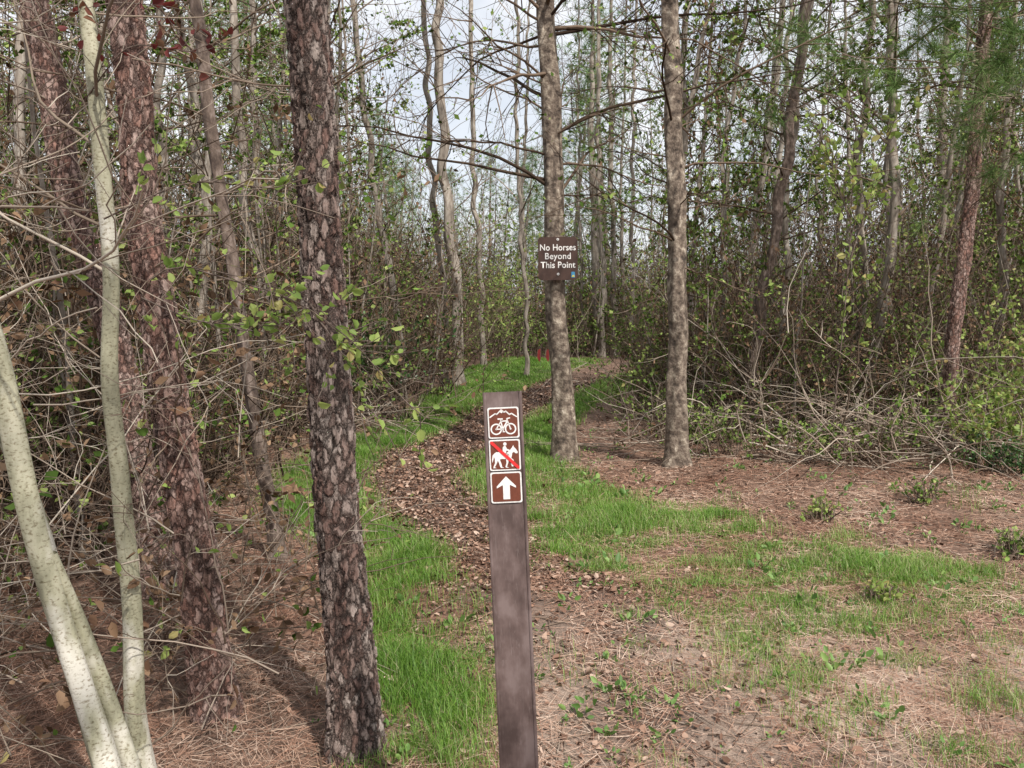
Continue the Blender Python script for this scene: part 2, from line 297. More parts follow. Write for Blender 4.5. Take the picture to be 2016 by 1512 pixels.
def limbs(P,z0,z1,n,L,up=(-.1,.4),r=.014,wob=.12,grav=.02,leafn=0,leafL=.04,leafW=.3,twn=8,mi=(1,2),needles=0,t1spread=.8,az=None,nl=(.10,.2)):
    parts=[]; z=rng.uniform(z0,z1,n); i=np.clip(np.searchsorted(P[:,2],z),0,len(P)-1); st=P[i,:3]
    a=rng.uniform(0,6.28,n) if az is None else rng.uniform(az[0],az[1],n)
    di=np.stack([np.cos(a),np.sin(a),rng.uniform(up[0],up[1],n)],-1); ln=rng.uniform(L[0],L[1],n)
    A=grow(st,di,ln,10,wob,grav); parts.append((tube(A,taper(n,10,np.minimum(r*(ln/L[1])**.6,P[i,3]*.5),.002),5),mi[0]))
    s,d,l=spawn(A,ln,n*5,.15,.97,(.25,.55),t1spread); B=grow(s,d,l,6,wob*1.3,grav); parts.append((tube(B,taper(len(s),6,r*.35,.0015),3),mi[0]))
    s,d,l2=spawn(B,l,n*5*twn//2,.1,1,(.25,.6),.9); C=grow(s,d,l2,4,wob*1.5,grav); parts.append((tube(C,taper(len(s),4,r*.16,.001),3),mi[0]))
    if leafn:
        s,d,_=spawn(C,l2,leafn,.2,1,(1,1),1.2); parts.append((dleaves(s,d,rng.uniform(.6,1.3,leafn)*leafL,leafW),mi[1]))
    if needles:
        s,d,_=spawn(B,l,needles,.4,1,(1,1),.3); m=34; s=np.repeat(s,m,0); d=norm(np.repeat(d,m,0)*.55+runit(len(s)))
        parts.append((strips(s,d,rng.uniform(nl[0],nl[1],len(s)),.0016),mi[1]))
    return parts
def tree(name,cp,barkm,leafm,twigm,K=200,S=24,seed=0,wob=.006,flare=.5,lump=.05,lim=()):
    t,P=trunk(cp,K,S,wob,seed,flare,lump); parts=[(t,0)]
    for kw in lim: parts+=limbs(P,mi=(1,2),**kw)
    return add(name,make_mesh(name,parts,[barkm,twigm,leafm]))
crownP=lambda z0=5.5,z1=9,n=22: dict(z0=z0,z1=z1,n=n,L=(.8,1.9),up=(.1,.7),needles=240,twn=2)
tree('pine_tree',[(-.555,2.74,-.1,.088),(-.575,2.75,.35,.082),(-.61,2.75,.9,.074),(-.625,2.75,1.3,.070),(-.64,2.75,1.7,.067),(-.655,2.75,2.2,.066),(-.68,2.75,2.7,.066),(-.75,2.75,4,.06),(-.9,2.8,7,.05),(-.9,2.8,9.5,.015)],
     M_pine,L_needle,M_twig,K=1700,S=130,seed=1,wob=.004,flare=.25,lim=[crownP(),dict(z0=2.0,z1=3.4,n=8,L=(.4,1.3),up=(-.1,.5),r=.006,twn=5,az=(.2,3.6))])
tree('pine_tree',[(-1.13,3.0,-.1,.082),(-1.19,3.0,.5,.075),(-1.26,3.0,1.0,.068),(-1.30,3,1.5,.064),(-1.37,3,2.0,.060),(-1.39,3,2.7,.058),(-1.45,3,4,.05),(-1.5,3,8,.02)],
     M_pine2,L_needle,M_twig,K=1400,S=100,seed=2,wob=.01,flare=.25,lim=[crownP(5,8),dict(z0=.8,z1=3.2,n=12,L=(.4,1.2),up=(-.3,.4),r=.005,twn=5)])
tree('pine_tree',[(-1.9,4.3,-.1,.08),(-2.1,4.3,1.3,.075),(-2.32,4.3,2.2,.07),(-2.5,4.3,3.4,.065),(-2.6,4.3,8,.02)],
     M_pine2,L_needle,M_twig,K=900,S=70,seed=3,wob=.012,lim=[crownP(5,8),dict(z0=1,z1=4,n=14,L=(.4,1.4),up=(-.3,.4),r=.006,twn=5)])
tree('slender_tree',[(-1.47,4.95,-.1,.05),(-1.52,4.95,.3,.042),(-1.62,4.95,1.1,.038),(-1.72,4.95,1.9,.036),(-1.80,4.95,2.6,.036),(-1.9,4.95,3.6,.032),(-2.1,5,7,.012)],
     M_thin,L_green,M_twig,K=260,S=18,seed=4,wob=.012,lump=.1,lim=[dict(z0=1.5,z1=6.5,n=22,L=(.4,1.5),r=.008,leafn=600,twn=6)])
pl=dict(K=260,S=20,flare=.2,lump=.06)
tree('smooth_bark_tree',[(-1.20,2.5,-.1,.034),(-1.235,2.5,.4,.031),(-1.25,2.5,.9,.028),(-1.245,2.5,1.3,.026),(-1.24,2.5,1.7,.024),(-1.245,2.5,2.1,.023),(-1.265,2.5,2.6,.022),(-1.35,2.5,4,.017),(-1.4,2.5,6,.006)],
     M_pale,L_red,M_twigpale,seed=5,wob=.014,lim=[dict(z0=1.0,z1=2.7,n=7,L=(.4,1.1),up=(0,.8),r=.006,twn=5),dict(z0=2.8,z1=5.8,n=20,L=(.4,1.2),up=(.2,1),r=.006,leafn=900)],**pl)
tree('smooth_bark_tree',[(-1.02,2.05,-.1,.034),(-1.10,2.05,.35,.032),(-1.17,2.05,.62,.030),(-1.215,2.05,.85,.030),(-1.27,2.05,1.15,.029),(-1.31,2.05,1.45,.028),(-1.36,2.05,1.68,.026),(-1.46,2.05,1.95,.025),(-1.6,2.05,2.5,.02),(-1.9,2.0,4.5,.006)],
     M_pale,L_green,M_twigpale,seed=6,wob=.012,lim=[dict(z0=.9,z1=2.4,n=6,L=(.4,1.0),up=(0,.8),r=.006,twn=5)],**pl)
tree('smooth_bark_tree',[(-1.16,2.3,-.1,.03),(-1.27,2.3,.4,.028),(-1.36,2.3,.8,.027),(-1.44,2.3,1.2,.026),(-1.56,2.3,1.6,.024),(-1.75,2.3,2.4,.018),(-2.0,2.3,4,.006)],
     M_pale,L_green,M_twigpale,seed=7,wob=.012,lim=[dict(z0=.9,z1=2.8,n=6,L=(.4,1.0),up=(0,.8),r=.005,twn=5)],**pl)
tree('smooth_bark_tree',[(-1.0,2.12,-.1,.026),(-1.05,2.12,.3,.025),(-1.12,2.12,.55,.024),(-1.17,2.1,.75,.022),(-1.215,2.06,.95,.018)],
     M_pale,L_green,M_twigpale,seed=8,wob=.004,lim=[],**pl)
tree('trail_sign_tree',[(.555,8.36,-.1,.125),(.54,8.36,.5,.112),(.50,8.36,1.2,.106),(.455,8.36,1.7,.102),(.44,8.36,2.1,.10),(.41,8.36,3.0,.098),(.37,8.36,3.9,.095),(.34,8.36,4.7,.092),(.3,8.4,7,.07),(.3,8.5,11,.015)],
     M_grey,L_green,M_twigdark,K=500,S=48,seed=9,wob=.014,flare=.35,lump=.07,lim=[dict(z0=2.5,z1=5.2,n=30,L=(.9,3.2),up=(-.1,.7),r=.022,leafn=500,leafL=.05,twn=5,grav=-.03),dict(z0=5,z1=10,n=16,L=(1,3),up=(.2,.9),r=.02,leafn=700,twn=3)])
tree('added_shade_tree',[(1.66,7.9,-.1,.118),(1.64,7.9,.4,.102),(1.64,7.9,1.2,.092),(1.615,7.9,2.2,.086),(1.56,7.9,3.2,.083),(1.47,7.9,4.6,.08),(1.4,7.9,7,.06),(1.4,8,11,.015)],
     M_grey,L_green,M_twigdark,K=500,S=48,seed=10,wob=.016,flare=.35,lump=.08,lim=[dict(z0=1.9,z1=5.0,n=26,L=(.7,2.6),up=(-.1,.8),r=.016,leafn=800,leafL=.05,twn=5,grav=-.03),dict(z0=5,z1=10,n=18,L=(1,3),up=(.2,.9),r=.02,leafn=900,twn=3)])
tree('added_shade_tree',[(3.0,10,-.1,.07),(3.02,10,.8,.063),(3.1,10,1.8,.062),(3.3,10,3.0,.06),(3.4,10,3.9,.06),(3.52,10,5.2,.057),(3.7,10,8,.04),(3.7,10,11,.015)],
     M_thin,L_green,M_twigdark,K=400,S=30,seed=11,wob=.03,flare=.3,lump=.12,lim=[dict(z0=1.6,z1=6.0,n=36,L=(.7,2.6),up=(.0,.8),r=.016,leafn=4200,leafL=.05,twn=4)])
tree('pine_tree',[(4.72,8.6,-.1,.085),(4.70,8.6,.5,.074),(4.72,8.6,1.4,.072),(4.80,8.6,2.4,.068),(4.84,8.6,3.4,.063),(4.88,8.6,4.7,.058),(4.9,8.6,8,.03),(4.9,8.6,10,.012)],
     M_pine2,L_needle,M_twig,K=700,S=60,seed=12,wob=.02,lim=[dict(z0=1.5,z1=4,n=16,L=(.3,1.2),up=(-.3,.5),r=.008,twn=4),dict(z0=3.5,z1=4.8,n=13,L=(1.0,2.1),up=(-.1,.3),r=.012,needles=260,twn=2,az=(2.4,5.0),nl=(.16,.27)),dict(z0=4.5,z1=9,n=30,L=(.6,1.8),up=(-.1,.4),r=.012,needles=400,twn=2)])
tree('pine_tree',[(5.25,7.6,-.1,.06),(5.2,7.6,2,.05),(5.1,7.6,4.5,.04),(5.1,7.6,8,.012)],
     M_pine2,L_needle,M_twig,K=500,S=50,seed=13,wob=.02,lim=[dict(z0=3.1,z1=4.5,n=12,L=(.8,1.6),up=(-.2,.3),r=.01,needles=170,twn=2,az=(1.8,4.8),nl=(.16,.26)),dict(z0=4.2,z1=7.5,n=20,L=(.5,1.5),up=(-.1,.4),r=.01,needles=220,twn=2)])
for bx,by in ((1.3,-2.4),(-.6,-1.7)):  # unseen trees added behind the camera to shade the left foreground
    tree('added_shade_tree',[(bx,by,-.1,.14),(bx+.05,by,2.5,.11),(bx-.05,by-.1,5,.09),(bx,by,9.5,.02)],M_grey,L_green,M_twigdark,K=200,S=24,seed=int(90+bx*3),wob=.03,
      lim=[dict(z0=4.2,z1=9,n=34,L=(.8,2.0),up=(.0,.7),r=.02,leafn=1700,leafL=.10,leafW=.36,twn=3)])
for k,(x0,y0,xt,zt,r) in enumerate([(-1.06,16,-1.45,7.4,.11),(-1.35,16.5,-1.75,7.5,.07),(-1.75,13,-2.5,6.2,.06),(.3,17.5,.1,7.5,.05),(2.7,24,2.5,9,.08),(3.15,25,3.0,9,.09),(3.5,23.6,3.5,9,.06),(2.2,25,2.0,8,.05),(4.9,11.5,4.95,6,.06),(2.2,11,2.35,6,.05),(-2.9,9.5,-3.2,5,.06),(6.3,9.5,6.1,5,.05),(-.75,20,-1.0,9,.07),(1.35,25,1.2,9,.06),(.3,26,.5,9,.06),(-2.4,12,-2.7,6,.05),(3.6,11,3.9,6,.045),(-3.3,11,-3.4,6,.05),(5.6,12,5.5,6,.05),(-3.6,8.5,-3.9,5,.05),(-4.3,10,-4.2,5,.06),(7.2,11.8,7.1,5,.06),(4.2,13,4.3,6,.05),(-5,11.5,-5.1,6,.06)]):
    tree('slender_tree',[(x0,y0,-.1,r),(x0*.75+xt*.25+.05,y0,zt*.25,r*.92),(x0*.45+xt*.55-.06,y0,zt*.55,r*.85),(xt,y0,zt,r*.7),(xt,y0,zt*1.5,.015)],
      M_bgbark,L_green,M_twig,K=160,S=14,seed=14+k,wob=.05,lump=.1,lim=[dict(z0=zt*.35,z1=zt*1.3,n=16,L=(.6,2.2),up=(.2,1.1),r=.015,leafn=450,leafL=.05,twn=3)])
# ------------------------------------------------------------ background forest (instanced)
def bgtree(seed,H,leafm_n,r,nl_=36):
    x=np.cumsum(rng.normal(size=6)*.18); y=np.cumsum(rng.normal(size=6)*.18)
    cp=[(x[i]-x[0],y[i]-y[0],-.2+H*i/5,r*(1-.16*i)) for i in range(6)]
    t,P=trunk(cp,50,8,.03,seed,.3,.08); parts=[(t,0)]
    parts+=limbs(P,H*.12,H*.97,nl_,(.6,2.4),up=(.0,1.1),r=.02,leafn=leafm_n,leafL=.07,leafW=.34,twn=2)
    return make_mesh('forest_tree',parts,[M_bgbark,M_twig,L_green])
def bgpine(seed,H,r):
    cp=[(0,0,-.2,r),(.1,0,H*.5,r*.75),(.1,.1,H,.02)]
    t,P=trunk(cp,50,8,.03,seed,.3,.08); parts=[(t,0)]
    parts+=limbs(P,H*.3,H,30,(.7,2.3),up=(-.1,.6),r=.02,twn=1)
    z=rng.uniform(H*.3,H,380); a=rng.uniform(0,6.28,380); rr=rng.uniform(.3,2.1,380)*np.clip((H*1.08-z)/(H*.4),.15,1)
    s=np.stack([np.cos(a)*rr,np.sin(a)*rr,z+rr*.25],-1); m=22; s=np.repeat(s,m,0); d=norm(runit(len(s))+np.array([0,0,.3]))
    parts.append((strips(s,d,rng.uniform(.12,.3,len(s)),.006),2))
    return make_mesh('forest_pine',parts,[M_bgbark,M_twig,L_needle])
def vinetree(seed,H):
    cp=[(0,0,-.2,.05),(rng.normal()*.15,0,H*.5,.04),(rng.normal()*.3,0,H,.012)]
    t,P=trunk(cp,40,7,.05,seed,.2,.1); parts=[(t,0)]
    parts+=limbs(P,H*.2,H*.95,22,(.4,1.3),up=(-.3,.7),r=.012,leafn=1300,leafL=.065,leafW=.34,twn=2)
    n=60; z=rng.uniform(H*.35,H,n); st=np.stack([rng.normal(size=n)*.35,rng.normal(size=n)*.35,z],-1); l3=rng.uniform(.25,.7,n)*z
    V=grow(st,np.array([0,0,-1.])+rng.normal(size=(n,3))*.2,l3,9,.18,-.08); parts.append((tube(V,taper(n,9,.005,.003),3),3))
    s,d,_=spawn(V,l3,1200,0,1,(1,1),1.4); parts.append((dleaves(s,d,rng.uniform(.03,.08,1200),.32),2))
    s,d,_=spawn(V,l3,700,0,1,(1,1),1.4); parts.append((dleaves(s,d+np.array([0,0,-.8]),rng.uniform(.03,.09,700),.3),4))
    return make_mesh('vine_tree',parts,[M_bgbark,M_twig,L_green,M_twigdark,L_brown])
bgT=[bgtree(40+i,rng.uniform(9,13),3000,rng.uniform(.05,.10)) for i in range(4)]
bgS=[bgtree(46+i,rng.uniform(8,11),800,rng.uniform(.05,.08),24) for i in range(2)]
bgP=[bgpine(50+i,rng.uniform(10,14),rng.uniform(.09,.13)) for i in range(2)]
bgV=[vinetree(55+i,rng.uniform(5,8)) for i in range(3)]
forest=bpy.data.objects.new('background_forest',None); SC.collection.objects.link(forest)
def sungap(x,y,wd):   # gap added among the trees so that sun can reach the far bend of the trail
    ax_,ay=2.6,20.5; bx_,by_=8.5,11.3; t=max(0,min(1,((x-ax_)*(bx_-ax_)+(y-ay)*(by_-ay))/((bx_-ax_)**2+(by_-ay)**2)))
    return y>13 and (x-ax_-t*(bx_-ax_))**2+(y-ay-t*(by_-ay))**2<wd*wd
placed=[]
for _ in range(7000):
    y=rng.uniform(8,50); x=rng.uniform(-1,1)*(y*.66+2)
    if inpath(x,y,1.8) or (x>-1.6 and y<10.8 and x<6.5) : continue
    if y<24 and -.15*y<x<.17*y: continue
    if sungap(x,y,1.9): continue
    sky=(-.22*y<x<.08*y)
    if not sky and y>34: continue
    if sky and y<30 and rng.uniform()<.5: continue
    dmin=1.5 if y<20 else 2.1
    if sky: dmin=2.7
    if any((x-a)**2+(y-b)**2<dmin*dmin for a,b in placed): continue
    placed.append((x,y)); pine=rng.uniform()<(.25 if not sky else .45)
    me=bgP[rng.integers(2)] if pine and y>16 else bgT[rng.integers(4)]
    if sky and not (pine and y>26): me=bgS[rng.integers(2)]
    if not sky and y<18 and rng.uniform()<.5: me=bgV[rng.integers(3)]
    s=rng.uniform(.75,1.15)*(.82 if sky else 1); add('forest_tree',me,forest,(x,y,0),(rng.normal()*.05,rng.normal()*.05,rng.uniform(0,6.28)),(s,s,s))
print('forest',len(placed))
# ------------------------------------------------------------ thicket
def thicket(seed,H,green,dark,W=1.0,br=1.0,nst=80):
    n=nst; st=np.stack([rng.uniform(-W,W,n),rng.uniform(-W,W,n),np.zeros(n)-.05],-1)
    ln=rng.uniform(.4,1.1,n)*H; A=grow(st,np.array([0,0,1.])+rng.normal(size=(n,3))*.25,ln,8,.15,.0)
    parts=[(tube(A,taper(n,8,rng.uniform(.004,.014,n),.003),3),0 if not dark else 1)]
    n=4; st=np.stack([rng.uniform(-W,W,n),rng.uniform(-W,W,n),np.zeros(n)-.05],-1); lp=rng.uniform(1,2.0,n)*H
    T_=grow(st,np.array([0,0,1.])+rng.normal(size=(n,3))*.08,lp,10,.06,.03); parts.append((tube(T_,taper(n,10,rng.uniform(.012,.026,n),.004),5),4))
    s,d,l=spawn(T_,lp,30,.3,1,(.1,.3),.9); parts.append((tube(grow(s,d,l,5,.15,.03),taper(30,5,.006,.002),3),0))
    s,d,l=spawn(A,ln,270,.1,1,(.2,.5),.9); B=grow(s,d,l,5,.28,-.04); parts.append((tube(B,taper(len(s),5,.0042,.002),3),0))
    s,d,l2=spawn(B,l,330,.1,1,(.3,.7),1.0); C=grow(s,d,l2,4,.25,-.05); parts.append((tube(C,taper(len(s),4,.003,.0015),3),1))
    n=60; st=np.stack([rng.uniform(-W,W,n),rng.uniform(-W,W,n),rng.uniform(.6,1.05,n)*H],-1); l3=rng.uniform(.3,.9,n)*H
    V=grow(st,np.array([0,0,-1.])+rng.normal(size=(n,3))*.25,l3,8,.2,-.08); V[:,:,2]=np.maximum(V[:,:,2],.02); parts.append((tube(V,taper(n,8,.004,.003),3),1))
    nv=int(900*br); s,d,_=spawn(V,l3,nv,0,1,(1,1),1.4); parts.append((dleaves(s,d+np.array([0,0,-.8]),rng.uniform(.03,.09,nv),.3),2))
    ng=int(1400*green); s,d,_=spawn(C,l2,ng,0,1,(1,1),1.4); parts.append((dleaves(s,d,rng.uniform(.03,.07,ng),.36),3))
    nb=int(700*br); s,d,_=spawn(C,l2,nb,0,1,(1,1),1.4); parts.append((dleaves(s,d,rng.uniform(.025,.08,nb),.3),2))
    return make_mesh('thicket_clump',parts,[M_twig,M_twigdark,L_brown,L_green,M_bgbark])
TH=[thicket(60,2.4,.8,True,br=1.0),thicket(61,3.2,1.7,True,br=.7),thicket(62,1.6,.9,False),thicket(63,4.2,1.2,True,br=1.1),thicket(64,2.2,2.6,False,br=.4)]
thp=bpy.data.objects.new('undergrowth_thicket',None); SC.collection.objects.link(thp)
placed=[]
for _ in range(9000):
    y=rng.uniform(3.4,36); x=rng.uniform(-1,1)*(y*.66+1.8)
    if inpath(x,y,1.6): continue
    if 8.5<y<23.5 and (-.12 if y<13 else -.09)*y<x<.15*y+.5: continue
    if x>-1.2 and x<.3 and y<8.5: continue
    if x>=.2 and y<10.4+.5*math.sin(x*1.7): continue
    if x<0 and y<4.0 and x>-2.2: continue
    if x<0 and y<9.0 and x>-2.9: continue
    if y>25 and abs(x)>.3*y: continue
    dmin=1.0 if y<14 else 1.5
    if y>25: dmin=2.1
    if any((x-a)**2+(y-b)**2<dmin*dmin for a,b in placed): continue
    placed.append((x,y)); k=[0,1,2,3,4,1,4][rng.integers(7)]
    if x>0 and y<11.8: k=[2,4,0,4,1][rng.integers(5)]
    if x<0 and y<16: k=[0,3,1,0][rng.integers(4)]
    if y>23 and -.2*y<x<.2*y: k=[4,4,1][rng.integers(3)]
    if sungap(x,y,1.6): k=2
    s=rng.uniform(.6,1.15)*(1.2 if y>16 else 1)*(1.2 if y>24 else 1); add('thicket_clump',TH[k],thp,(x,y,0),(0,0,rng.uniform(0,6.28)),(s,s,s*rng.uniform(.7,1.25)))
print('thicket',len(placed))
# ------------------------------------------------------------ dead brush
def brush(n,box,L,r,K=10,wob=.13,grav=-.01,up=.9,m1=5,m2=6):
    st=np.stack([rng.uniform(box[0],box[1],n),rng.uniform(box[2],box[3],n),rng.uniform(box[4],box[5],n)],-1)
    ln=rng.uniform(L[0],L[1],n); A=grow(st,np.stack([rng.normal(size=n)*.7,rng.normal(size=n)*.5,rng.uniform(-.1,up,n)],-1),ln,K,wob,grav)
    A[:,:,2]=np.maximum(A[:,:,2],.03)
    parts=[(tube(A,taper(n,K,r,.001),4),0)]
    s,d,l=spawn(A,ln,n*m1,.1,1,(.15,.4),.9); B=grow(s,d,l,6,.2,-.02); parts.append((tube(B,taper(len(s),6,r*.5,.0008),3),0))
    s,d,l2=spawn(B,l,n*m2,.1,1,(.25,.6),.9); C=grow(s,d,l2,4,.2,0); parts.append((tube(C,taper(len(s),4,r*.35,.0007),3),0))
    return parts,C,l2
p,C,l2=brush(80,(-2.6,-1.1,2.3,3.6,0,1.5),(.5,1.4),.0032)
s,d,_=spawn(C,l2,250,0,1,(1,1),1.3); p.append((leaves(s,d,rng.uniform(.02,.045,250),.33),1))
s,d,_=spawn(C,l2,350,0,1,(1,1),1.3); p.append((leaves(s,d,rng.uniform(.02,.05,350),.3),2))
add('dead_brush',make_mesh('dead_brush',p,[M_twigpale,L_spring,L_brown]))
p,C,l2=brush(120,(-2.9,-.75,2.5,4.6,0,.5),(.4,1.1),.0035,up=1.2)
s,d,_=spawn(C,l2,900,0,1,(1,1),1.3); p.append((leaves(s,d,rng.uniform(.02,.055,900),.3),2))
s,d,_=spawn(C,l2,200,0,1,(1,1),1.3); p.append((leaves(s,d,rng.uniform(.02,.05,200),.33),1))
add('dead_brush',make_mesh('dead_brush',p,[M_twig,L_green,L_brown]))
p,C,l2=brush(130,(-4.5,-1.6,3.2,6.5,0,2.8),(.6,1.8),.005)
s,d,_=spawn(C,l2,1600,0,1,(1,1),1.3); p.append((dleaves(s,d,rng.uniform(.03,.055,1600),.33),1))
s,d,_=spawn(C,l2,3600,0,1,(1,1),1.3); p.append((dleaves(s,d,rng.uniform(.03,.08,3600),.25),2))
add('dead_brush',make_mesh('dead_brush',p,[M_twigdark,L_green,L_brown]))
p,C,l2=brush(130,(2.1,5.0,7.8,10.0,0,.35),(.8,3.0),.010,K=12,wob=.15,grav=-.08,up=.7,m1=3,m2=3)
add('brush_pile',make_mesh('brush_pile',p,[M_twigpale]))
p,C,l2=brush(40,(2.2,4.6,7.1,8.4,0,.25),(.7,2.4),.009,K=12,wob=.15,grav=-.08,up=.5,m1=4,m2=3)
add('brush_pile',make_mesh('brush_pile',p,[M_twig]))
p,C,l2=brush(60,(2.1,5.4,8.4,10.4,.2,1.0),(.6,2.0),.006,K=10,wob=.16,grav=-.03,up=1.0,m1=4,m2=6)
s,d,_=spawn(C,l2,1600,0,1,(1,1),1.3); p.append((dleaves(s,d,rng.uniform(.03,.07,1600),.3),1))
s,d,_=spawn(C,l2,1500,0,1,(1,1),1.3); p.append((dleaves(s,d,rng.uniform(.03,.055,1500),.33),2))
add('brush_pile',make_mesh('brush_pile',p,[M_twigdark,L_brown,L_green]))
p,C,l2=brush(70,(-2.6,-1.7,9,12.5,0,.4),(.6,1.7),.008,K=12,wob=.14,grav=-.05,up=.5,m1=3,m2=3)
add('brush_pile',make_mesh('brush_pile',p,[M_twigpale]))
def sprig(polys,leafL,leafn,lm,name,tw=M_thin,r=.0028,sub=9,subL=(.08,.26)):
    parts=[]
    for pl_ in polys:
        P=trunk_path([(*p,1) for p in pl_],14,.006,.2,3)[:,:3][None]
        parts.append((tube(P,taper(1,14,r,.0012),5),0))
        st,di,l=spawn(P,np.ones(1),sub,.15,1,subL,.8); A=grow(st,di,l,6,.18,.03); parts.append((tube(A,taper(sub,6,r*.55,.0008),4),0))
        s,d,l_=spawn(A,l,leafn,.15,1,(1,1),1.1); parts.append((leaves(s,d,rng.uniform(.6,1.25,leafn)*leafL,.36,.2),1))
        s,d,l_=spawn(P,l,leafn//4,.3,1,(1,1),1.1); parts.append((leaves(s,d,rng.uniform(.6,1.25,leafn//4)*leafL,.36,.2),1))
    add(name,make_mesh(name,parts,[tw,lm]))
sprig([[(-1.25,2.6,1.5),(-1.0,2.3,1.72),(-.75,2.25,1.68),(-.5,2.2,1.60),(-.42,2.2,1.45)],[(-.9,2.3,1.7),(-.6,2.2,1.62),(-.42,2.15,1.5),(-.3,2.1,1.36),(-.22,2.1,1.30)],
       [(-.55,2.2,1.6),(-.42,2.15,1.42),(-.40,2.15,1.32)],[(-1.2,2.4,1.85),(-.9,2.3,1.95),(-.65,2.3,1.92),(-.5,2.3,1.95)],[(-1.1,2.4,1.62),(-.85,2.2,1.55),(-.6,2.2,1.54)]],.031,44,L_spring,'blueberry_bush',sub=12)
sprig([[(-1.3,2.5,2.2),(-1.1,2.4,2.35),(-.9,2.4,2.32)],[(-1.5,2.5,2.4),(-1.2,2.5,2.5),(-1,2.4,2.45)]],.035,20,L_red,'red_leaf_sapling')
sprig([[(3.2,8.0,0),(3.3,8.0,1.6),(3.3,7.9,3.0),(3.2,7.8,3.6)],[(3.3,7.95,2.0),(3.5,7.9,2.8),(3.6,7.9,3.3)],[(3.3,7.95,2.4),(3.0,7.9,3.1)]],.08,90,L_spring,'young_sapling',r=.01,sub=24,subL=(.25,.7))
def shrub(name,c,R,H,n,lm,L):
    st=np.tile([[c[0],c[1],0]],(26,1))+rng.normal(size=(26,3))*np.array([R*.3,R*.3,0]); ln=rng.uniform(.6,1.1,26)*H
    A=grow(st,np.array([0,0,1.])+rng.normal(size=(26,3))*.35,ln,8,.12); p=[(tube(A,taper(26,8,.006,.002),4),0)]
    s,d,l=spawn(A,ln,160,.25,1,(.2,.45),.9); B=grow(s,d,l,5,.15,.02); p.append((tube(B,taper(160,5,.003,.001),3),0))
    s,d,_=spawn(B,l,n,.1,1,(1,1),1.2); p.append((leaves(s,d,rng.uniform(.6,1.3,n)*L,.36),1)); add(name,make_mesh(name,p,[M_twig,lm]))
shrub('leafy_shrub',(4.75,7.75),.6,.85,1500,L_spring,.045)
shrub('holly_bush',(4.55,7.4),.35,.4,1100,L_dark,.035)
shrub('leafy_shrub',(5.3,8.4),.7,1.7,1500,L_spring,.05)
shrub('holly_bush',(-2.1,11.2),.6,1.9,1700,L_dark,.06)
shrub('leafy_shrub',(-.6,21.5),.8,3.2,1300,L_spring,.07)
shrub('leafy_shrub',(.9,25),1.2,4,1600,L_spring,.08)
shrub('leafy_shrub',(-1.2,26),1.2,4.4,1600,L_spring,.08)
shrub('leafy_shrub',(4.0,26),1.2,3.5,1600,L_spring,.08)
shrub('leafy_shrub',(-2.4,15),.8,2.6,1200,L_spring,.06)
shrub('leafy_shrub',(2.9,12.2),.8,2.8,1200,L_spring,.055)
shrub('leafy_shrub',(5.2,11.4),.8,3.4,1400,L_spring,.055)
for sx_,sy_,hh in ((2.3,5.9,.14),(3.2,5.0,.16),(3.3,6.3,.2),(2.0,4.2,.1),(2.9,4.1,.12)): shrub('seedling_patch',(sx_,sy_),.15,hh,130,L_spring if hh<.15 else L_green,.035)
for sx_,sy_ in ((1.75,9.2),(2.3,9.2),(2.1,8.3),(2.9,8.0),(3.6,7.9),(4.2,8.2)): shrub('low_shrub',(sx_,sy_),.5,rng.uniform(.35,.8),380,L_green,.045)
# ------------------------------------------------------------ post with stickers
def simple(name,c,rough=.5,bumpy=0,var=None):
    m,nt,bs,out=mat(name); bs.inputs['Base Color'].default_value=(*c,1); bs.inputs['Roughness'].default_value=rough
    f=noise(nt,objco(nt,(14,14,5)),1,6,.65); r=ramp(nt,[tuple(k*(.8 if not var else var[0]) for k in c),tuple(min(1,k*(1.08 if not var else var[1])) for k in c)],[.35,.65]); nt.links.new(f,r.inputs[0]); nt.links.new(r.outputs[0],bs.inputs['Base Color'])
    if bumpy: bump(nt,noise(nt,objco(nt,(160,160,60)),1,4,.6),bumpy,.001,bs)
    return m
def postmat():
    m,nt,bs,out=mat('brown_composite'); a=noise(nt,objco(nt,(14,14,8)),1,4,.6); sc=noise(nt,objco(nt,(260,260,9)),1,3,.7); sc2=noise(nt,objco(nt,(60,60,25)),1,6,.75)
    r=ramp(nt,[(.075,.05,.045),(.125,.087,.08),(.185,.138,.13)],[.38,.5,.62]); nt.links.new(a,r.inputs[0])
    r2=ramp(nt,[(0,0,0),(1,1,1)],[.62,.70]); nt.links.new(sc,r2.inputs[0]); r3=ramp(nt,[(0,0,0),(1,1,1)],[.56,.72]); nt.links.new(sc2,r3.inputs[0])
    c=mix(nt,math_(nt,'MULTIPLY',r2.outputs[0],.4),r.outputs[0],(.32,.27,.26)); c=mix(nt,math_(nt,'MULTIPLY',r3.outputs[0],.4),c,(.28,.23,.22))
    nt.links.new(c,bs.inputs['Base Color']); bs.inputs['Roughness'].default_value=.45; bump(nt,sc2,.2,.001,bs); return m
M_post=postmat(); M_w=simple('white_vinyl',(.78,.77,.75),.45); M_b=simple('brown_vinyl',(.15,.042,.022),.4); M_r=simple('red_vinyl',(.70,.03,.03),.4)
M_sb=simple('brown_sign_paint',(.055,.026,.018),.45,.1); M_steel=simple('bolt_steel',(.5,.5,.5),.35); M_steel.node_tree.nodes['Principled BSDF'].inputs['Metallic'].default_value=.8
def flat(name,polys,z,m,parent,th=0):
    vs=[];fs=[]
    for p in polys:
        o=len(vs); vs+=[(a,-z,b) for a,b in p]; fs.append(list(range(o,o+len(p))))
    me=bpy.data.meshes.new(name); me.from_pydata(vs,[],fs); me.materials.append(m)
    return add(name,me,parent)
